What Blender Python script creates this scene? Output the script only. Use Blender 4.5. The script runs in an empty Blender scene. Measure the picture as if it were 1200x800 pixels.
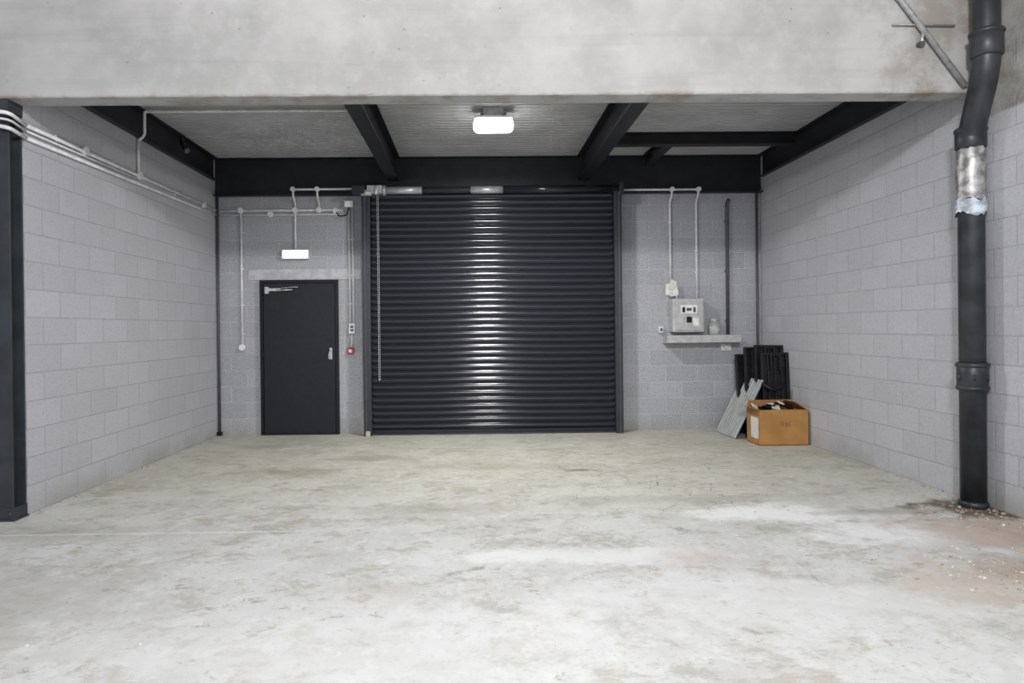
import bpy, bmesh, math, random
from mathutils import Matrix, Vector
random.seed(7)
D=9.4; XL=-3.564; XR=4.057; ZC=3.83
sc=bpy.context.scene

# ------------------------------------------------------------------ materials
class M:
    def __init__(s,name):
        s.m=bpy.data.materials.new(name); s.m.use_nodes=True; s.nt=s.m.node_tree; s.N=s.nt.nodes
        s.b=s.N['Principled BSDF']
        tc=s.N.new('ShaderNodeTexCoord'); s.obj=tc.outputs['Object']
        sx=s.N.new('ShaderNodeSeparateXYZ'); s.nt.links.new(s.obj,sx.inputs[0]); s.x,s.y,s.z=sx.outputs
    def put(s,sock,v):
        if isinstance(v,bpy.types.NodeSocket): s.nt.links.new(v,sock)
        else:
            if sock.type=='RGBA' and not isinstance(v,(int,float)) and len(v)==3: v=(*v,1)
            if sock.type=='RGBA' and isinstance(v,(int,float)): v=(v,v,v,1)
            sock.default_value=v
    def noise(s,scale,detail=4,rough=.55,vec=None,dist=0):
        n=s.N.new('ShaderNodeTexNoise'); s.put(n.inputs['Vector'],vec or s.obj)
        n.inputs['Scale'].default_value=scale;n.inputs['Detail'].default_value=detail
        n.inputs['Roughness'].default_value=rough;n.inputs['Distortion'].default_value=dist
        return n.outputs['Fac']
    def vor(s,scale,feature='DISTANCE_TO_EDGE',vec=None,rnd=1):
        n=s.N.new('ShaderNodeTexVoronoi'); n.feature=feature; s.put(n.inputs['Vector'],vec or s.obj)
        n.inputs['Scale'].default_value=scale; n.inputs['Randomness'].default_value=rnd
        return n.outputs['Distance']
    def ramp(s,f,a,b,lo=0.,hi=1.):
        n=s.N.new('ShaderNodeMapRange'); n.interpolation_type='SMOOTHSTEP'; s.put(n.inputs[0],f)
        for i,v in zip((1,2,3,4),(a,b,lo,hi)): n.inputs[i].default_value=v
        return n.outputs[0]
    def mix(s,f,a,b,mode='MIX'):
        n=s.N.new('ShaderNodeMix'); n.data_type='RGBA'; n.blend_type=mode
        s.put(n.inputs['Factor'],f); s.put(n.inputs[6],a); s.put(n.inputs[7],b)
        return n.outputs[2]
    def op(s,o,a,b=0,c=0):
        n=s.N.new('ShaderNodeMath'); n.operation=o; s.put(n.inputs[0],a); s.put(n.inputs[1],b); s.put(n.inputs[2],c)
        return n.outputs[0]
    def vec(s,x,y,z=0):
        n=s.N.new('ShaderNodeCombineXYZ'); s.put(n.inputs[0],x);s.put(n.inputs[1],y);s.put(n.inputs[2],z); return n.outputs[0]
    def spot(s,cx,cy,rx,ry,soft,w):
        dx=s.op('MULTIPLY',s.op('SUBTRACT',s.x,cx),1/rx); dy=s.op('MULTIPLY',s.op('SUBTRACT',s.y,cy),1/ry)
        d=s.op('SQRT',s.op('ADD',s.op('MULTIPLY',dx,dx),s.op('MULTIPLY',dy,dy)))
        return s.ramp(s.op('ADD',d,w),1-soft,1,1,0)
    def bump(s,h,st=.3,dist=.01):
        n=s.N.new('ShaderNodeBump'); n.inputs['Strength'].default_value=st; n.inputs['Distance'].default_value=dist
        s.put(n.inputs['Height'],h); s.nt.links.new(n.outputs[0],s.b.inputs['Normal'])
    def set(s,col=None,rough=None,metal=None,**k):
        if col is not None: s.put(s.b.inputs['Base Color'],col)
        if rough is not None: s.put(s.b.inputs['Roughness'],rough)
        if metal is not None: s.put(s.b.inputs['Metallic'],metal)
        for a,v in k.items(): s.put(s.b.inputs[a.replace('_',' ')],v)
        return s.m

def simple(name,col,rough=.5,metal=0,var=.12,scale=12,bump=0,**k):
    m=M(name); n=m.noise(scale,2)
    c=m.mix(m.ramp(n,.3,.7),tuple(v*(1-var) for v in col),tuple(v*(1+var) for v in col))
    m.set(c,rough,metal,**k)
    if bump: m.bump(m.noise(scale*6,2),bump,.003)
    return m.m

def block_mat(name,axis,c1,c2,mort,speck,bst=.35,extra=None):
    m=M(name); h=m.y if axis=='y' else m.x
    v=m.vec(h,m.z)
    b=m.N.new('ShaderNodeTexBrick'); m.put(b.inputs['Vector'],v)
    for k,val in {'Scale':1,'Mortar Size':.007,'Mortar Smooth':.4,'Bias':0,'Brick Width':.45,'Row Height':.225}.items(): b.inputs[k].default_value=val
    m.put(b.inputs['Color1'],c1); m.put(b.inputs['Color2'],c2); m.put(b.inputs['Mortar'],mort)
    big=m.noise(1.1,3,.6)
    col=m.mix(m.ramp(big,.3,.75,0,.25),b.outputs['Color'],tuple(x*.75 for x in c1))
    fine=m.noise(45,2,.7)
    col=m.mix(m.op('MULTIPLY',m.ramp(fine,.52,.66),speck),col,tuple(x*.45 for x in c1))
    fine2=m.noise(62,1,.7,vec=m.vec(m.op('ADD',h,9.3),m.z,m.x if axis=='y' else m.y))
    col=m.mix(m.op('MULTIPLY',m.ramp(fine2,.56,.68),speck*.8),col,tuple(min(1,x*1.5) for x in c1))
    ft=m.op('MULTIPLY',m.ramp(m.z,.0,.25,1,0),m.ramp(big,.35,.6))
    col=m.mix(m.op('MULTIPLY',ft,.4),col,(.25,.23,.18))
    if extra: col=extra(m,col)
    m.set(col,.75)
    m.bump(m.op('SUBTRACT',m.op('MULTIPLY',fine,.5),m.op('MULTIPLY',b.outputs['Fac'],.9)),bst,.009)
    return m.m

SC=((.505,.508,.540),(.458,.461,.490),(.395,.397,.425))
side_block=block_mat('painted_block_side','y',*SC,.2,.45)
def conc_top(m,col):
    f=m.op('MULTIPLY',m.ramp(m.y,5.45,5.40,0,1),m.ramp(m.z,3.05,3.08,0,1))
    cc=m.mix(m.ramp(m.noise(2.2,5,.7),.4,.65),(.44,.43,.42),(.24,.225,.205))
    return m.mix(f,col,cc)
side_block_r=block_mat('painted_block_right','y',*SC,.2,.45,conc_top)
back_block=block_mat('fairfaced_block_back','x',(.405,.41,.437),(.345,.35,.375),(.48,.48,.505),.5,.5)

def concrete_header():
    m=M('cast_concrete')
    n=m.noise(1.3,5,.62); f=m.noise(9,4,.65)
    col=m.mix(m.ramp(n,.35,.68),(.48,.47,.465),(.365,.36,.355))
    col=m.mix(m.ramp(f,.45,.72,0,.3),col,(.53,.525,.52))
    st=m.noise(1,3,.6,vec=m.vec(m.op('MULTIPLY',m.x,.5),0,m.op('MULTIPLY',m.z,9)))
    col=m.mix(m.ramp(st,.5,.75,0,.3),col,(.30,.295,.29))
    pit=m.vor(7,'F1'); pits=m.op('MULTIPLY',m.ramp(pit,.04,.08,1,0),m.ramp(n,.42,.5))
    col=m.mix(m.op('MULTIPLY',pits,.6),col,(.20,.19,.18))
    nn=m.noise(2.6,5,.7)
    dx=m.op('MULTIPLY',m.ramp(m.x,2.6,3.9),m.ramp(nn,.46,.66))
    col=m.mix(m.op('MULTIPLY',dx,.7),col,(.25,.21,.17))
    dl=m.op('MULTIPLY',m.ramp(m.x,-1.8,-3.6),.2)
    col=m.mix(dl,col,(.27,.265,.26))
    ar=m.op('MULTIPLY',m.ramp(m.z,3.25,3.285,1,0),m.ramp(nn,.45,.62))
    col=m.mix(m.op('MULTIPLY',ar,.6),col,(.27,.21,.15))
    m.set(col,.85)
    m.bump(m.op('ADD',m.op('MULTIPLY',f,.5),st),.3,.008)
    return m.m
header_mat=concrete_header()

def floor_mat():
    m=M('worn_concrete_floor')
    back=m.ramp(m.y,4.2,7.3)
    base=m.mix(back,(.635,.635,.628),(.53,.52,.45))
    n1=m.noise(1.3,5,.66); n3=m.noise(21,3,.75)
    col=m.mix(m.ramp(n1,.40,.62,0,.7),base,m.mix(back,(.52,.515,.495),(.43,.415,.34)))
    s=m.noise(3.1,7,.78,vec=m.vec(m.x,m.op('MULTIPLY',m.y,1.4),3.7),dist=.3)
    col=m.mix(m.op('MULTIPLY',m.ramp(s,.50,.61),m.ramp(m.y,3.0,6.2,.5,.7)),col,(.36,.335,.26))
    d=m.noise(5.2,7,.8,vec=m.vec(m.x,m.op('MULTIPLY',m.y,1.5),11.),dist=.3)
    col=m.mix(m.ramp(d,.585,.65,0,.65),col,(.22,.20,.155))
    col=m.mix(m.ramp(n3,.54,.68,0,.4),col,(.36,.34,.29))
    w=m.noise(7,5,.75,vec=m.vec(m.x,m.y,5.))
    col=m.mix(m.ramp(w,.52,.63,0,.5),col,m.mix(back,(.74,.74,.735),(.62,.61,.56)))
    wob=m.op('MULTIPLY',m.op('SUBTRACT',m.noise(3.7,7,.72,vec=m.vec(m.x,m.y,2.)),.5),2.6)
    for (cx,cy,rx,ry,a,c) in ((2.35,5.15,.8,.35,.9,(.84,.84,.84)),(2.9,4.6,.8,.35,.8,(.84,.84,.84)),(.6,4.25,1.3,.22,.7,(.82,.82,.82)),(1.6,3.5,1.6,.6,.45,(.78,.78,.78)),(-.6,3.1,1.9,.6,.4,(.78,.78,.78)),
        (-2.7,3.6,1.3,1.0,.5,(.40,.39,.365)),(-2.9,4.9,1.0,.35,.35,(.37,.355,.31)),(-1.9,6.9,.8,.3,.5,(.28,.26,.19)),(-1.2,7.6,.5,.2,.45,(.28,.26,.20)),(.4,7.0,1.2,.25,.35,(.31,.29,.22)),(-2.6,8.4,.5,.25,.45,(.27,.25,.19)),(1.5,5.6,1.4,.2,.35,(.33,.31,.25)),(-.4,5.4,1.3,.22,.35,(.36,.34,.28)),
        (3.75,4.6,1.0,.55,.65,(.42,.29,.22)),(3.0,3.75,.8,.5,.5,(.52,.39,.31)),(3.95,5.2,.66,.36,.95,(.10,.065,.04)),(3.2,5.15,.8,.13,.5,(.30,.25,.19)),(1.4,4.2,.4,.2,.3,(.60,.42,.36)),(-.55,3.7,.35,.2,.2,(.60,.48,.42)),(3.3,3.9,.5,.35,.55,(.34,.27,.21)),(3.5,3.0,.9,.6,.5,(.38,.34,.29))):
        col=m.mix(m.op('MULTIPLY',m.spot(cx,cy,rx,ry,.7,wob),a),col,c)
    v=m.vor(3.2); reg=m.op('MULTIPLY',m.spot(1.6,6.6,1.6,1.7,.3,0.0),m.ramp(n1,.44,.50))
    cr=m.op('MULTIPLY',m.ramp(v,.006,.014,1,0),m.op('MULTIPLY',reg,m.ramp(d,.44,.54)))
    col=m.mix(m.op('MULTIPLY',cr,.75),col,(.16,.14,.11))
    ln=m.op('MULTIPLY',m.ramp(m.op('ABSOLUTE',m.op('SUBTRACT',m.y,4.86)),.006,.012,1,0),m.ramp(m.x,-1.6,-.9,1,0))
    col=m.mix(m.op('MULTIPLY',ln,.7),col,(.84,.83,.79))
    ln2=m.ramp(m.op('ABSOLUTE',m.op('SUBTRACT',m.x,m.op('ADD',1.6,m.op('MULTIPLY',m.y,.09)))),.004,.009,1,0)
    col=m.mix(m.op('MULTIPLY',ln2,m.ramp(s,.45,.6,0,.4)),col,(.25,.23,.19))
    m.set(col,.62)
    m.bump(n3,.15,.006)
    return m.m
floor_m=floor_mat()

steel=simple('charcoal_painted_steel',(.017,.019,.024),.5,0,.2,5,Specular_IOR_Level=.35)
column_m=simple('dark_column_paint',(.035,.039,.047),.5,0,.2,6,Specular_IOR_Level=.35)
slat_m=simple('shutter_slat_coating',(.016,.018,.025),.15,0,.05,1.5,Specular_IOR_Level=.40)
guide_m=simple('shutter_guide_steel',(.030,.033,.040),.4,.2)
door_m=simple('door_paint',(.013,.014,.018),.45,Specular_IOR_Level=.3)
frame_m=simple('door_frame_paint',(.006,.007,.009),.45,Specular_IOR_Level=.3)
galv=simple('galvanised_steel',(.52,.53,.54),.4,.5,.12,20)
galv_d=simple('dull_galvanised_steel',(.33,.33,.335),.5,.3,.2,20)
pipe_m=simple('cast_iron_pipe',(.030,.033,.038),.42,.1,.35,6,.2)
conduit_m=simple('conduit_white_painted',(.72,.72,.73),.5,0)
dkpipe=simple('dark_conduit',(.08,.08,.09),.5)
white_pl=simple('white_plastic',(.76,.76,.76),.4)
grey_box=simple('grey_enclosure_paint',(.45,.45,.45),.45)
black_pl=simple('black_plastic',(.006,.006,.008),.45,0,.3,10,Specular_IOR_Level=.35)
red_pl=simple('red_plastic',(.45,.02,.03),.4)
lintel_m=simple('lintel_concrete',(.47,.47,.50),.8,0,.12,14,.3)
card=simple('cardboard',(.42,.215,.065),.8,0,.12,4,.1)
card_in=simple('cardboard_inner',(.20,.11,.045),.85,0,.12,4)
paper=simple('paper',(.72,.70,.66),.8)
ink=simple('marker_ink',(.20,.10,.03),.7)
tape_s=simple('foil_wrap',(.36,.355,.35),.42,.4,.5,14,.8)
tape_b=simple('blue_white_tape',(.48,.54,.60),.5,0,.4,18,.6)
sheet_m=simple('galvanised_deck_sheet',(.33,.35,.34),.5,.1,.12,7)
mud=simple('mortar_debris',(.42,.38,.31),.9,0,.35,30)
foam=simple('yellowed_filler',(.55,.52,.35),.8)
deck_m=simple('ceiling_deck_paint',(.43,.43,.44),.6,0,.1,2)
def emis(name,col,st):
    m=M(name); m.set(col,.4); m.put(m.b.inputs['Emission Color'],(*col,1)); m.b.inputs['Emission Strength'].default_value=st; return m.m
lamp_m=emis('lit_diffuser',(1,.99,.97),14)
exit_m=emis('exit_sign_face',(.80,1,.96),1.6)
def glass():
    m=M('clear_glass'); m.set((.9,.95,.95),.05,0,IOR=1.45,Transmission_Weight=.8); return m.m
glass_m=glass()

# ------------------------------------------------------------------ mesh builder
class B:
    def __init__(s,name,parent=None):
        s.name=name;s.bm=bmesh.new();s.mats=[];s.parent=parent;s.T=Matrix.Identity(4)
    def mi(s,mat):
        if mat not in s.mats: s.mats.append(mat)
        return s.mats.index(mat)
    def v(s,p): return s.bm.verts.new(s.T@Vector(p))
    def face(s,vs,mat,smooth=False):
        f=s.bm.faces.new(vs); f.material_index=s.mi(mat); f.smooth=smooth; return f
    def box(s,x0,x1,y0,y1,z0,z1,mat,R=None):
        P=[(x,y,z) for x in (x0,x1) for y in (y0,y1) for z in (z0,z1)]
        if R is not None: P=[R@Vector(p) for p in P]
        v=[s.v(p) for p in P]
        for f in ((0,1,3,2),(4,6,7,5),(0,4,5,1),(2,3,7,6),(0,2,6,4),(1,5,7,3)): s.face([v[i] for i in f],mat)
        return s
    def quad(s,pts,mat): s.face([s.v(p) for p in pts],mat); return s
    def prism(s,prof,a,b,axis,mat):
        def mk(p,t): return {'x':(t,p[0],p[1]),'y':(p[0],t,p[1]),'z':(p[0],p[1],t)}[axis]
        A=[s.v(mk(p,a)) for p in prof];C=[s.v(mk(p,b)) for p in prof];n=len(prof)
        for i in range(n): s.face([A[i],A[(i+1)%n],C[(i+1)%n],C[i]],mat)
        s.face(A[::-1],mat); s.face(C,mat); return s
    def strip(s,prof,a,b,axis,mat,smooth=True):
        def mk(p,t): return {'x':(t,p[0],p[1]),'y':(p[0],t,p[1]),'z':(p[0],p[1],t)}[axis]
        A=[s.v(mk(p,a)) for p in prof];C=[s.v(mk(p,b)) for p in prof]
        for i in range(len(prof)-1): s.face([A[i],A[i+1],C[i+1],C[i]],mat,smooth)
        return s
    def tube(s,pts,r,mat,seg=12,fillet=0,caps=True,radii=None):
        pts=[Vector(p) for p in pts]
        if fillet and len(pts)>2:
            o=[pts[0]]
            for a,b,c in zip(pts,pts[1:],pts[2:]):
                d1=(a-b);d2=(c-b);f=min(fillet,d1.length*.45,d2.length*.45)
                p=b+d1.normalized()*f;q=b+d2.normalized()*f
                for k in range(6):
                    t=k/5;o.append(p*(1-t)**2+b*2*t*(1-t)+q*t*t)
            o.append(pts[-1]);pts=o
        rings=[];up=None
        for i,p in enumerate(pts):
            t=(pts[min(i+1,len(pts)-1)]-pts[max(i-1,0)]).normalized()
            if up is None:
                up=Vector((0,0,1)) if abs(t.z)<.9 else Vector((1,0,0))
            u=(up-t*up.dot(t)).normalized();w=t.cross(u);up=u
            rr=radii[i] if radii else r
            rings.append([s.v(p+(u*math.cos(2*math.pi*k/seg)+w*math.sin(2*math.pi*k/seg))*rr) for k in range(seg)])
        for a,b in zip(rings,rings[1:]):
            for k in range(seg): s.face([a[k],a[(k+1)%seg],b[(k+1)%seg],b[k]],mat,True)
        if caps: s.face(rings[0][::-1],mat);s.face(rings[-1],mat)
        return s
    def done(s,bevel=0,segs=2,solid=0):
        bmesh.ops.recalc_face_normals(s.bm,faces=s.bm.faces)
        me=bpy.data.meshes.new(s.name);s.bm.to_mesh(me);s.bm.free()
        for m in s.mats: me.materials.append(m)
        o=bpy.data.objects.new(s.name,me);sc.collection.objects.link(o)
        if s.parent: o.parent=s.parent
        if solid:
            d=o.modifiers.new('solid','SOLIDIFY');d.thickness=solid;d.offset=0
        if bevel:
            b=o.modifiers.new('bevel','BEVEL');b.width=bevel;b.segments=segs;b.limit_method='ANGLE'
        return o
def empty(name):
    e=bpy.data.objects.new(name,None);sc.collection.objects.link(e);e.empty_display_size=.2;return e

# ------------------------------------------------------------------ room shell
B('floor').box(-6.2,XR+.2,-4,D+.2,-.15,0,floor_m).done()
B('wall_back').box(XL-.2,XR+.2,D,D+.2,0,5.2,back_block).done()
B('wall_left').box(XL-.15,XL,5.40,D,0,5.2,side_block).done()
B('wall_right').box(XR,XR+.2,-4,D,0,5.2,side_block_r).done()
B('wall_left_front').box(-6.2,XL-.15,5.30,5.45,0,3.25,back_block).done()
B('wall_left_outer').box(-6.4,-6.2,-4,5.45,0,5.2,side_block).done()
B('ceiling_front').box(-6.2,XR+.2,-4,5.2,5.2,5.35,deck_m).done()

b=B('concrete_header_beam')
n=120; xs=[-6.2+(XR+6.2)*i/n for i in range(n+1)]
fr=[];ft=[];bk=[];bt=[]
for x in xs:
    j=random.uniform(0,.004)+(.008 if random.random()<.06 else 0)
    fr.append(b.v((x,5.19,3.258+j)));ft.append(b.v((x,5.19,5.2)))
    bk.append(b.v((x,5.39,3.25)));bt.append(b.v((x,5.39,5.2)))
lo=[b.v((x,5.19+random.uniform(.006,.012),3.25)) for x in xs]
for i in range(n):
    b.face([fr[i],fr[i+1],ft[i+1],ft[i]],header_mat);b.face([lo[i],lo[i+1],fr[i+1],fr[i]],header_mat)
    b.face([bk[i],bk[i+1],lo[i+1],lo[i]],header_mat);b.face([bt[i],bt[i+1],bk[i+1],bk[i]],header_mat)
    b.face([ft[i],ft[i+1],bt[i+1],bt[i]],header_mat)
b.face([fr[0],ft[0],bt[0],bk[0],lo[0]],header_mat);b.face([fr[-1],lo[-1],bk[-1],bt[-1],ft[-1]],header_mat)
b.done()

b=B('ceiling'); prof=[];y=5.39
while y<D+.0:
    for dy,dz in ((0,0),(.05,0),(.058,.022),(.088,.022),(.096,0)):
        prof.append((y+dy,ZC+dz))
    y+=.1
prof=[p for p in prof if p[0]<=D]
b.strip(prof,XL,XR,'x',deck_m,False)
b.box(XL,XR,5.39,D,ZC+.05,ZC+.12,deck_m)
b.done()

# ------------------------------------------------------------------ steelwork
def ibeam(name,cx,y0,y1,w,z0,z1,axis='y'):
    t=.014;tw=.01
    pr=[(cx-w/2,z0),(cx+w/2,z0),(cx+w/2,z0+t),(cx+tw,z0+t),(cx+tw,z1-t),(cx+w/2,z1-t),(cx+w/2,z1),(cx-w/2,z1),(cx-w/2,z1-t),(cx-tw,z1-t),(cx-tw,z0+t),(cx-w/2,z0+t)]
    return B(name).prism(pr,y0,y1,axis,steel).done()
ibeam('steel_roof_beam',-1.075,5.39,9.29,.16,3.49,ZC)
ibeam('steel_roof_beam',1.545,5.39,9.29,.16,3.49,ZC)
ibeam('steel_purlin',8.26,1.63,XR-.075,.13,3.68,ZC-.002,'x')
ibeam('steel_purlin',2.44,8.33,9.29,.12,3.68,ZC-.002,'y')
def channel(name,prof,a,b_,axis): return B(name).prism(prof,a,b_,axis,steel).done()
def cprof(o,d,z0,z1,t=.012):
    return [(o,z0),(o+d,z0),(o+d,z0+t),(o+.2*d,z0+t),(o+.2*d,z1-t),(o+d,z1-t),(o+d,z1),(o,z1)]
channel('steel_edge_beam',cprof(XL,.07,3.515,ZC),5.39,9.29,'y')
channel('steel_edge_beam',cprof(XR,-.07,3.515,ZC),5.39,9.29,'y')
channel('steel_back_beam',cprof(D,-.10,3.31,ZC),XL,XR,'x')

c=B('steel_column')
c.box(-3.705,-3.565,5.235,5.247,0,3.25,column_m).box(-3.705,-3.565,5.375,5.387,0,3.25,column_m).box(-3.64,-3.63,5.247,5.375,0,3.25,column_m)
c.box(-3.712,-3.56,5.228,5.390,0,.10,column_m)
c.box(-3.725,-3.545,5.21,5.39,0,.015,column_m)
c.box(-3.712,-3.56,5.215,5.39,3.16,3.25,column_m)
for x in (-3.69,-3.58): c.tube([(x,5.229,.055),(x,5.217,.055)],.010,dkpipe,8)
c.done(.003)

# ------------------------------------------------------------------ roller shutter
rs=empty('roller_shutter_door')
b=B('curtain',rs); x0,x1=-1.40,1.945; prof=[];pitch=.0905;z=.07;k=0
while z<3.30:
    for i in range(11):
        t=i/10;prof.append((9.235-.018*math.sin(math.pi*(t*.94+.03)),z+pitch*.90*t))
    prof.append((9.243,z+pitch*.925));prof.append((9.243,z+pitch*.975))
    z+=pitch
b.strip(prof,x0,x1,'x',slat_m)
b.done()
b=B('bottom_rail',rs).box(x0,x1,9.205,9.25,.0,.07,slat_m).box(x0,x1,9.19,9.26,0,.018,guide_m);b.done(.003)
b=B('guide_rails',rs)
for xa,xb,lip in ((-1.50,-1.39,1),(1.935,2.035,-1)):
    b.box(xa,xb,9.25,9.40,0,3.30,guide_m)
    b.box(xa,xb,9.12,9.20,0,3.30,guide_m)
    b.box(xa if lip>0 else xb-.03,xa+.03 if lip>0 else xb,9.20,9.25,0,3.30,guide_m)
    e=xa+.035 if lip>0 else xb-.045
    b.box(e,e+.012,9.108,9.12,0,3.30,dkpipe)
b.done(.003)
b=B('barrel',rs)
b.tube([(-1.55,9.16,3.335),(2.06,9.16,3.335)],.048,guide_m,20)
b.tube([(-1.17,9.16,3.335),(-.68,9.16,3.335)],.051,galv,20)
b.tube([(-.02,9.16,3.335),(.42,9.16,3.335)],.051,galv,20)
b.tube([(.42,9.16,3.335),(1.9,9.16,3.335)],.056,slat_m,20)
b.done()
b=B('operator_motor',rs)
b.box(-1.62,-1.45,9.07,9.25,3.28,3.39,guide_m)
b.box(-1.42,-1.22,9.09,9.23,3.285,3.395,galv)
b.tube([(-1.50,9.13,3.30),(-1.36,9.13,3.30)],.045,galv,16)
b.tube([(-1.30,9.10,3.38),(-1.30,9.10,3.27)],.03,galv,12)
b.tube([(-1.17,9.16,3.335),(-1.21,9.16,3.335)],.07,galv,16)
b.box(2.0,2.06,9.08,9.29,3.24,3.40,guide_m)
b.done(.004)
b=B('hand_chain',rs)
for i in range(84):
    z=3.28-i*.030
    for dx in (0,.018):
        b.tube([(-1.285+dx,9.10,z),(-1.285+dx,9.10,z-.022)],.005,galv,5)
b.tube([(-1.285,9.10,.77),(-1.276,9.10,.755),(-1.267,9.10,.77)],.005,galv,6)
b.done()
b=B('guide_foot_filler',rs).box(-1.545,-1.50,9.30,9.398,0,.33,foam).box(-1.47,-1.41,9.10,9.118,0,.07,foam).box(2.036,2.06,9.34,9.398,0,.10,foam);b.done(.006)

# ------------------------------------------------------------------ personnel door
dr=empty('door_1')
b=B('frame',dr)
b.box(-2.955,-2.915,9.34,9.40,0,2.145,frame_m).box(-1.915,-1.875,9.34,9.40,0,2.145,frame_m).box(-2.915,-1.915,9.34,9.40,2.105,2.145,frame_m)
b.done(.003)
B('leaf',dr).box(-2.91,-1.92,9.352,9.398,.01,2.10,door_m).done(.003)
B('threshold',dr).box(-2.955,-1.875,9.33,9.398,0,.012,frame_m).done()
b=B('closer',dr)
b.box(-2.87,-2.66,9.30,9.352,1.99,2.03,galv).box(-2.87,-2.82,9.29,9.345,1.955,2.05,galv)
b.tube([(-2.66,9.32,2.03),(-2.50,9.31,2.045),(-2.42,9.33,2.045)],.007,galv_d,8)
b.tube([(-2.72,9.30,2.01),(-2.60,9.26,2.00),(-2.50,9.33,2.01)],.009,galv,8)
b.done(.003)
b=B('handle',dr)
b.box(-1.998,-1.962,9.338,9.352,1.04,1.20,galv)
b.tube([(-1.98,9.345,1.16),(-1.98,9.30,1.16),(-1.995,9.295,1.11),(-1.995,9.295,1.05)],.010,galv,10,.02)
b.done(.004)
b=B('hinges',dr)
for z in (.25,1.05,1.85): b.tube([(-2.912,9.336,z),(-2.912,9.336,z+.1)],.008,frame_m,8)
b.done()
B('door_lintel').box(-3.12,-1.56,9.388,9.40,2.15,2.30,lintel_m).done(.003)

# ------------------------------------------------------------------ exit light
e=empty('exit_light')
B('body',e).box(-2.64,-2.27,9.33,9.40,2.435,2.57,white_pl).done(.012,3)
B('diffuser',e).box(-2.63,-2.28,9.318,9.332,2.445,2.55,exit_m).done(.006)

# ------------------------------------------------------------------ conduits, back left
r=.015; Y=D-.02; YB=D-.118
b=B('electrical_conduit_run')
b.tube([(-3.50,Y,3.115),(-1.82,Y,3.115)],r,conduit_m)
b.tube([(-3.50,Y,3.055),(-2.0,Y,3.055),(-1.86,Y,3.05)],r*.8,conduit_m)
b.tube([(-3.21,Y,3.115),(-3.21,Y,1.24)],r,conduit_m)
b.tube([(-2.46,Y,2.575),(-2.46,Y,3.22),(-2.46,YB,3.30),(-2.46,YB,3.385),(-1.64,YB,3.385)],r,conduit_m,fillet=.03)
b.tube([(-2.13,Y,3.115),(-2.13,Y,3.22),(-2.13,YB,3.30),(-2.13,YB,3.385)],r,conduit_m,fillet=.03)
def disc(b,x,y,z,rr=.040,d=.03): b.tube([(x,y+.018,z),(x,y-d,z)],rr,conduit_m,16)
for x,z in ((-3.21,3.115),(-2.46,3.115),(-2.13,3.115),(-2.80,3.06),(-1.9,3.1)): disc(b,x,Y,z)
for x in (-2.46,-2.13): disc(b,x,YB-.002,3.385,.034)
for z in (2.8,2.3,1.8,1.4): b.box(-3.235,-3.185,D-.014,D,z,z+.016,conduit_m)
disc(b,-3.21,Y,1.215,.045)
b.done()
b=B('switch_drop_conduit')
b.tube([(-1.715,Y,3.14),(-1.715,Y,1.545)],r*.9,conduit_m)
b.tube([(-1.665,Y,3.14),(-1.665,Y,1.545)],r*.9,conduit_m)
for z in (2.7,2.2,1.8): b.box(-1.74,-1.64,D-.014,D,z,z+.016,conduit_m)
b.done()
B('call_point_conduit').tube([(-1.69,Y,1.385),(-1.70,Y,1.205)],r*.8,conduit_m).done()
b=B('junction_box').box(-1.765,-1.645,9.31,9.40,3.145,3.23,white_pl);b.tube([(-1.70,9.33,3.145),(-1.74,9.33,3.03),(-1.85,9.33,3.02),(-1.88,9.34,3.08)],.009,black_pl,8,.03);b.done(.006)
b=B('light_switch').box(-1.73,-1.645,9.35,9.40,1.39,1.54,white_pl).box(-1.71,-1.665,9.342,9.352,1.43,1.455,dkpipe).box(-1.71,-1.665,9.342,9.352,1.475,1.50,dkpipe);b.done(.005)
b=B('fire_call_point').box(-1.755,-1.665,9.35,9.40,1.11,1.20,red_pl).box(-1.735,-1.685,9.342,9.352,1.13,1.175,paper);b.done(.005)

# ------------------------------------------------------------------ conduits, left wall
X=XL+.022
b=B('side_wall_conduit')
b.tube([(X,9.33,3.115),(X,5.40,3.10)],r,conduit_m)
b.tube([(X,9.33,3.055),(X,8.6,3.04),(X,5.40,3.0)],r,conduit_m,fillet=.06)
b.tube([(X,7.2,3.11),(X,7.2,3.50)],r,conduit_m)
b.tube([(X,7.15,3.07),(X,5.40,3.055)],.009,conduit_m)
for y in (7.2,8.9,6.2): b.tube([(XL+.002,y,3.107),(XL+.05,y,3.107)],.040,conduit_m,16)
for y in (5.8,6.7,8.1): b.box(XL,XL+.014,y,y+.016,3.08,3.14,conduit_m)
b.done()
b=B('ceiling_conduit')
b.tube([(X,7.2,3.48),(XL+.09,7.2,3.54),(XL+.09,7.2,3.79),(-3.3,7.2,3.79),(-1.17,7.2,3.79)],r,conduit_m,fillet=.03)
b.done()
b=B('column_conduit')
b.tube([(X,5.40,3.10),(-3.52,5.17,3.13),(-3.75,5.17,3.15),(-6.0,5.17,3.15)],r,conduit_m,fillet=.06)
b.tube([(X,5.40,3.0),(-3.53,5.18,3.02),(-3.75,5.18,3.05),(-6.0,5.18,3.06)],r,conduit_m,fillet=.06)
b.tube([(X,5.40,3.055),(-3.525,5.18,3.08),(-3.75,5.18,3.105),(-6.0,5.18,3.11)],.009,conduit_m,fillet=.06)
b.done()
B('corner_conduit').tube([(XL+.03,9.37,0),(XL+.03,9.37,3.305)],.018,dkpipe).box(XL,XL+.06,9.33,9.40,0,.05,black_pl).done()
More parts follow.
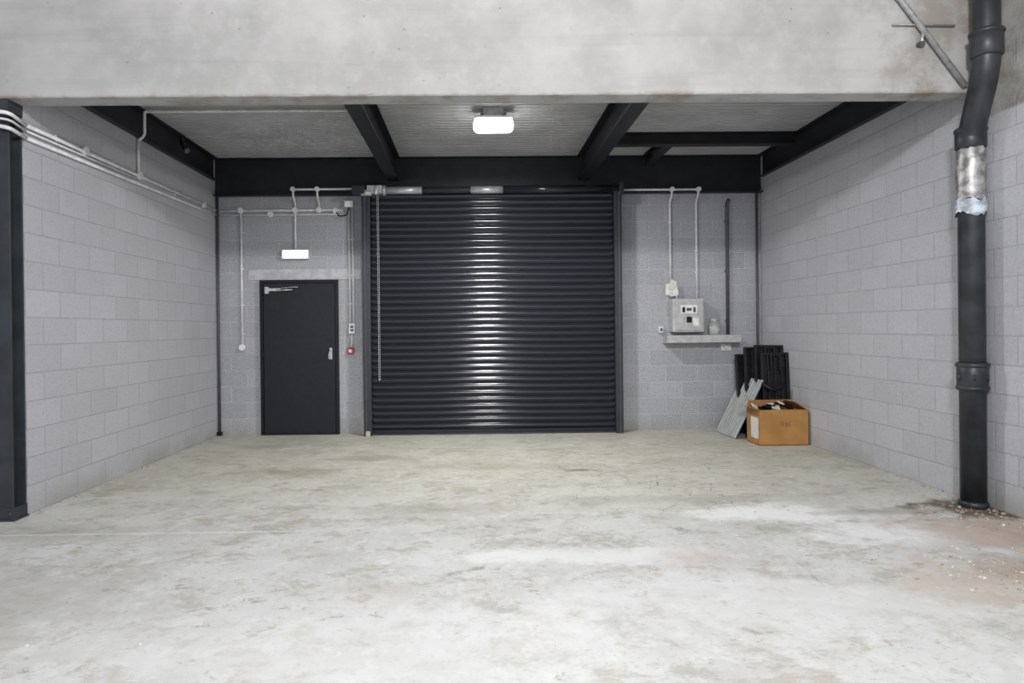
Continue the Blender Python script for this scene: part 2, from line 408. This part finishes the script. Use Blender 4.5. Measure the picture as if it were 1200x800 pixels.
B('wall_spotlight').tube([(XL+.09,8.13,3.70),(XL+.15,8.10,3.62)],.03,black_pl,14).tube([(XL+.15,8.10,3.62),(XL+.165,8.09,3.605)],.034,dkpipe,14).box(XL+.07,XL+.10,8.10,8.16,3.68,3.78,black_pl).done()

# ------------------------------------------------------------------ right-hand services
b=B('distribution_board_conduit')
b.tube([(2.07,YB,3.345),(3.14,YB,3.345),(3.14,YB,3.27),(3.14,Y,3.20),(3.14,Y,1.835)],r,conduit_m,fillet=.04)
b.tube([(2.77,YB,3.345),(2.77,YB,3.27),(2.77,Y,3.20),(2.77,Y,2.10)],r,conduit_m,fillet=.04)
for x in (2.77,3.14): disc(b,x,YB-.002,3.345,.034)
for z in (2.9,2.5,2.2):
    b.box(2.745,2.795,D-.014,D,z,z+.016,conduit_m); b.box(3.115,3.165,D-.014,D,z,z+.016,conduit_m)
b.done()
b=B('dark_service_pipe').tube([(3.57,D-.03,1.33),(3.57,D-.03,3.17),(3.60,D-.03,3.22)],.024,dkpipe,fillet=.04)
for z in (1.5,2.2,2.9): b.box(3.54,3.60,D-.02,D,z,z+.03,dkpipe)
b.done()
B('corner_pipe').tube([(3.985,9.36,0),(3.985,9.36,3.305)],.018,dkpipe).done()
f=empty('distribution_board')
b=B('enclosure',f).box(2.745,3.185,9.20,9.40,1.365,1.83,grey_box);b.done(.018,3)
b=B('cover',f).box(2.775,3.155,9.188,9.20,1.395,1.80,grey_box).box(2.85,3.08,9.18,9.19,1.62,1.74,white_pl).box(2.93,3.0,9.176,9.186,1.50,1.58,black_pl)
b.box(2.87,2.91,9.176,9.182,1.64,1.71,black_pl).box(2.93,3.0,9.176,9.182,1.66,1.70,dkpipe).box(3.02,3.055,9.176,9.182,1.64,1.71,dkpipe)
b.box(3.02,3.10,9.18,9.19,1.45,1.56,white_pl).box(2.83,2.89,9.18,9.19,1.44,1.56,grey_box)
for x in (2.80,3.13):
    for z in (1.42,1.775): b.tube([(x,9.19,z),(x,9.182,z)],.009,galv,8)
b.done(.004)
B('wall_shelf').box(2.655,3.67,9.16,9.40,1.215,1.225,grey_box).box(2.655,3.67,9.16,9.172,1.215,1.325,grey_box).box(2.655,3.67,9.172,9.40,1.315,1.325,grey_box).box(2.655,2.665,9.17,9.40,1.22,1.32,grey_box).box(3.66,3.67,9.17,9.40,1.22,1.32,grey_box).done(.003)
b=B('glass_jar')
cx,cy=3.345,9.27
b.tube([(cx,cy,1.326),(cx,cy,1.335),(cx,cy,1.47),(cx,cy,1.50),(cx,cy,1.515)],.07,glass_m,24,radii=[.072,.08,.08,.065,.058])
b.tube([(cx,cy,1.333),(cx,cy,1.44)],.066,paper,20)
b.tube([(cx,cy,1.515),(cx,cy,1.545)],.062,galv,24)
b.done()
b=B('wall_socket').box(3.47,3.61,9.36,9.40,1.10,1.20,conduit_m);disc(b,3.54,9.36,1.15,.035);b.done(.004)
b=B('isolator_switch').box(2.59,2.65,9.33,9.40,1.36,1.45,conduit_m).box(2.605,2.635,9.315,9.332,1.385,1.425,dkpipe);b.done(.004)
b=B('hanging_paper_label')
for i,(xa,za,w,h,t) in enumerate(((2.69,1.88,.13,.16,.1),(2.73,1.87,.12,.15,-.2),(2.72,1.96,.10,.13,.35))):
    R=Matrix.Translation((xa+w/2,9.33-.02*i,za+h/2))@Matrix.Rotation(t,4,'Y')@Matrix.Rotation(.25*(i-1),4,'Z')
    b.box(-w/2,w/2,-.002,.002,-h/2,h/2,paper,R)
b.tube([(2.77,9.36,2.09),(2.76,9.33,2.0),(2.77,9.30,1.90)],.006,paper,6)
b.tube([(2.77,9.38,2.06),(2.84,9.34,2.0),(2.83,9.30,1.83)],.01,white_pl,8,.03)
b.done()

# ------------------------------------------------------------------ bulkhead light
L=empty('bulkhead_light')
b=B('bracket',L).box(.13,.35,7.22,7.36,3.735,ZC-.001,galv_d).box(.10,.38,7.24,7.34,3.76,3.775,galv_d);b.done(.003)
b=B('diffuser',L).box(.025,.455,7.20,7.40,3.585,3.705,lamp_m);b.done(.05,6)
B('backplate',L).box(.03,.45,7.20,7.40,3.70,3.735,white_pl).done(.015,3)

# ------------------------------------------------------------------ soil pipe, right
b=B('cast_iron_drain_pipe')
px,py=3.94,5.25
path=[(px,py,0),(px,py,2.93),(3.868,4.985,3.36),(3.868,4.985,5.19)]
b.tube(path,.090,pipe_m,28,.14)
def collar(z0,z1,r,x=px,y=py,m=pipe_m): b.tube([(x,y,z0),(x,y,z0+.012),(x,y,z1-.012),(x,y,z1)],r,m,28,radii=[r-.012,r,r,r-.012])
collar(2.82,2.97,.106);collar(2.95,2.99,.113)
collar(.93,1.13,.106);collar(1.10,1.14,.116);collar(.92,.96,.114);collar(0,.05,.104)
collar(3.44,3.62,.108,3.868,4.985);collar(3.60,3.64,.116,3.868,4.985)
for a in range(6):
    t=a*math.pi/3; b.tube([(px+.108*math.cos(t),py+.108*math.sin(t),1.05),(px+.108*math.cos(t),py+.108*math.sin(t),1.0)],.008,pipe_m,8)
def wrap(z0,z1,r0,mat,jit,rings=9,seg=28):
    R=[]
    for i in range(rings):
        z=z0+(z1-z0)*i/(rings-1)
        R.append([b.v((px+math.cos(2*math.pi*k/seg)*(r0+random.uniform(0,jit)),py+math.sin(2*math.pi*k/seg)*(r0+random.uniform(0,jit)),z+(random.uniform(-jit,jit) if 0<i<rings-1 else random.uniform(-2*jit,2*jit)))) for k in range(seg)])
    for a,c in zip(R,R[1:]):
        for k in range(seg): b.face([a[k],a[(k+1)%seg],c[(k+1)%seg],c[k]],mat,True)
wrap(2.42,2.82,.096,tape_s,.007)
wrap(2.31,2.42,.098,tape_b,.014,6)
b.done()
b=B('diagonal_conduit').tube([(3.05,5.155,4.25),(3.28,5.155,4.02),(3.83,5.155,3.29)],.022,galv_d,14,.08)
b.tube([(3.0,5.165,4.02),(3.35,5.165,3.985)],.010,galv_d)
b.tube([(3.27,5.165,3.77),(3.76,5.165,3.76)],.007,galv_d)
b.box(3.47,3.51,5.14,5.188,3.60,3.63,dkpipe)
b.tube([(3.49,5.16,3.60),(3.50,5.15,3.70)],.012,galv,8)
b.done()

# ------------------------------------------------------------------ leaning deck sheet
b=B('corrugated_metal_sheet'); prof=[]
y=0
while y<.68:
    for dy,dz in ((0,0),(.04,0),(.046,.012),(.057,.012),(.063,0)): prof.append((y+dy,dz))
    y+=.075
prof=[p for p in prof if p[0]<=.69]
ang=math.atan2(.74,.37)
b.T=Matrix.Translation((3.33,8.52,.006))@Matrix.Rotation(-ang,4,'Y')
Lh=math.hypot(.74,.37)
b.strip([(p[0],p[1]) for p in prof],0,Lh,'x',sheet_m,False)
b.done(solid=.003)

# ------------------------------------------------------------------ black crates / panels
cr=empty('black_plastic_crate_stack')
def panel(name,T,w,h,d=.06):
    b=B(name,cr);b.T=T
    t=.035
    b.box(0,w,0,d,0,t,black_pl).box(0,w,0,d,h-t,h,black_pl).box(0,t,0,d,t,h-t,black_pl).box(w-t,w,0,d,t,h-t,black_pl)
    b.box(t,w-t,d*.55,d*.7,t,h-t,black_pl)
    nx=4;nz=int(nx*h/w)
    for i in range(1,nx): x=w*i/nx; b.box(x-.008,x+.008,.008,d*.55,t,h-t,black_pl)
    for i in range(1,nz): z=h*i/nz; b.box(t,w-t,.014,d*.55,z-.008,z+.008,black_pl)
    b.box(w*.3,w*.7,-.012,0,h-.05,h-.01,black_pl)
    b.box(w*.32,w*.36,-.02,.02,h*.78,h-.04,black_pl); b.box(w*.64,w*.68,-.02,.02,h*.78,h-.04,black_pl)
    b.done(.008)
def TT(x,y,z,tilt,roll,yaw=0): return Matrix.Translation((x,y,z))@Matrix.Rotation(yaw,4,'Z')@Matrix.Rotation(-tilt,4,'X')@Matrix.Rotation(roll,4,'Y')
panel('crate_front',TT(3.70,8.50,.005,.09,.0,-.04),.345,1.10)
panel('crate_mid',TT(3.66,8.62,.012,.10,.02,.0),.37,1.19)
panel('crate_rear',TT(3.60,8.78,.010,.10,.01,.0),.44,1.16)
panel('crate_side',TT(3.56,8.94,.010,.12,.0,.0),.48,1.06)
b=B('strap',cr).tube([(3.66,8.48,.72),(3.78,8.44,.62),(3.95,8.48,.70)],.02,black_pl,8,.05);b.done()

# ------------------------------------------------------------------ cardboard box
cb=empty('cardboard_box')
x0,x1,y0,y1,h=3.43,4.02,8.03,8.40,.43
b=B('body',cb)
t=.006
b.box(x0,x1,y0,y0+t,0,h,card).box(x0,x1,y1-t,y1,0,h,card).box(x0,x0+t,y0+t,y1-t,0,h,card).box(x1-t,x1,y0+t,y1-t,0,h,card).box(x0,x1,y0,y1,.001,.008,card_in)
b.box(x0+.02,x1-.02,y0+.02,y1-.02,.008,.34,card_in)
b.done()
b=B('flaps',cb)
def flap(p0,p1,dirv,l,mat=card):
    p0,p1,dv=Vector(p0),Vector(p1),Vector(dirv).normalized()*l
    s=(p1-p0)*.03
    b.quad([p0,p1,p1+dv-s,p0+dv+s],mat)
flap((x0,y0,h),(x1,y0,h),(0,.5,-.8),.10)
flap((x0,y1,h),(x1,y1,h),(0,-.15,1),.085)
flap((x0,y0,h),(x0,y1,h),(-1,0,.35),.12)
flap((x1-.01,y0,h),(x1-.01,y1,h),(-.55,0,.38),.16)
b.done(solid=.005)
b=B('crumpled_packing',cb)
for i in range(12):
    R=Matrix.Translation((x0+.07+.035*i,8.24+random.uniform(-.08,.06),h+random.uniform(-.01,.05)))@Matrix.Rotation(random.uniform(-.6,.6),4,'Y')@Matrix.Rotation(random.uniform(-.7,.7),4,'X')
    b.box(-.055,.055,-.05,.05,-.008,.008,black_pl if i%3 else paper,R)
b.box(x0-.012,x0-.004,y0+.02,y0+.22,.08,.33,paper)
b.done()
b=B('marker_scribble',cb); yy=y0-.002
b.tube([(3.70,yy,.30),(3.685,yy,.25),(3.71,yy,.235),(3.725,yy,.27),(3.70,yy,.30)],.003,ink,5)
b.tube([(3.75,yy,.29),(3.745,yy,.24),(3.765,yy,.235),(3.775,yy,.26),(3.75,yy,.265)],.003,ink,5)
b.tube([(3.80,yy,.29),(3.80,yy,.23)],.003,ink,5)
b.done()

# ------------------------------------------------------------------ floor debris
b=B('floor_debris')
def chip(x,y,s,mat):
    R=Matrix.Translation((x,y,s*.3))@Matrix.Rotation(random.uniform(0,6),4,'Z')@Matrix.Rotation(random.uniform(-.3,.3),4,'X')
    b.box(-s*random.uniform(.4,1),s*random.uniform(.4,1),-s*random.uniform(.3,.7),s*random.uniform(.3,.7),-s*.3,s*random.uniform(.1,.3),mat,R)
for i in range(140): chip(random.gauss(3.15,.35),random.gauss(3.85,.22),random.uniform(.004,.014),random.choice([mud,paper,mud]))
for i in range(110): chip(min(4.0,random.gauss(3.8,.2)),random.gauss(4.95,.25),random.uniform(.004,.018),mud)
for i in range(130): chip(random.uniform(-3.4,3.2),random.uniform(2.9,9.2),random.uniform(.003,.009),random.choice([mud,foam,paper]))
for i in range(60): chip(XL+random.uniform(.02,.07),random.uniform(5.5,9.3),random.uniform(.005,.012),mud)
for i in range(80): chip(XR-random.uniform(.02,.08),random.uniform(4.2,7.9),random.uniform(.005,.014),mud)
chip(3.72,4.45,.03,paper);chip(3.9,4.7,.022,mud);chip(3.78,4.75,.018,paper)
b.done()

# ------------------------------------------------------------------ lights
def area(name,loc,sx,sy,e,rot=(0,0,0),col=(1,1,1)):
    l=bpy.data.lights.new(name,'AREA');l.shape='RECTANGLE';l.size=sx;l.size_y=sy;l.energy=e;l.color=col
    o=bpy.data.objects.new(name,l);sc.collection.objects.link(o);o.location=loc;o.rotation_euler=rot;return o
o=area('lamp_output',(.24,7.30,3.578),.34,.14,110); o.parent=L
x,y=.34,-.8
g=empty('led_bay_light')
B('housing',g).box(x-.35,x+.35,y-.4,y+.4,4.44,4.52,white_pl).tube([(x,y,4.52),(x,y,5.19)],.015,galv,8).done(.01)
o=area('lamp_panel',(x,y,4.42),.6,.6,610,(math.radians(42),0,0),(1,.995,.98)); o.parent=g
w=bpy.data.worlds.new('world');sc.world=w;w.use_nodes=True
w.node_tree.nodes['Background'].inputs[0].default_value=(.90,.94,1,1);w.node_tree.nodes['Background'].inputs[1].default_value=1.45

# ------------------------------------------------------------------ camera
cam=bpy.data.cameras.new('camera');co=bpy.data.objects.new('camera',cam);sc.collection.objects.link(co);sc.camera=co
cam.sensor_width=36;cam.lens=787.07/1200*36;cam.shift_x=.0282;cam.shift_y=-.0109
co.matrix_world=Matrix.Translation((0,0,1.45))@Matrix.Rotation(-math.radians(.8277),4,'Z')@Matrix.Rotation(math.radians(90-.1799),4,'X')@Matrix.Rotation(math.radians(-.5941),4,'Z')
sc.view_settings.view_transform='Standard'
sc.view_settings.exposure=0
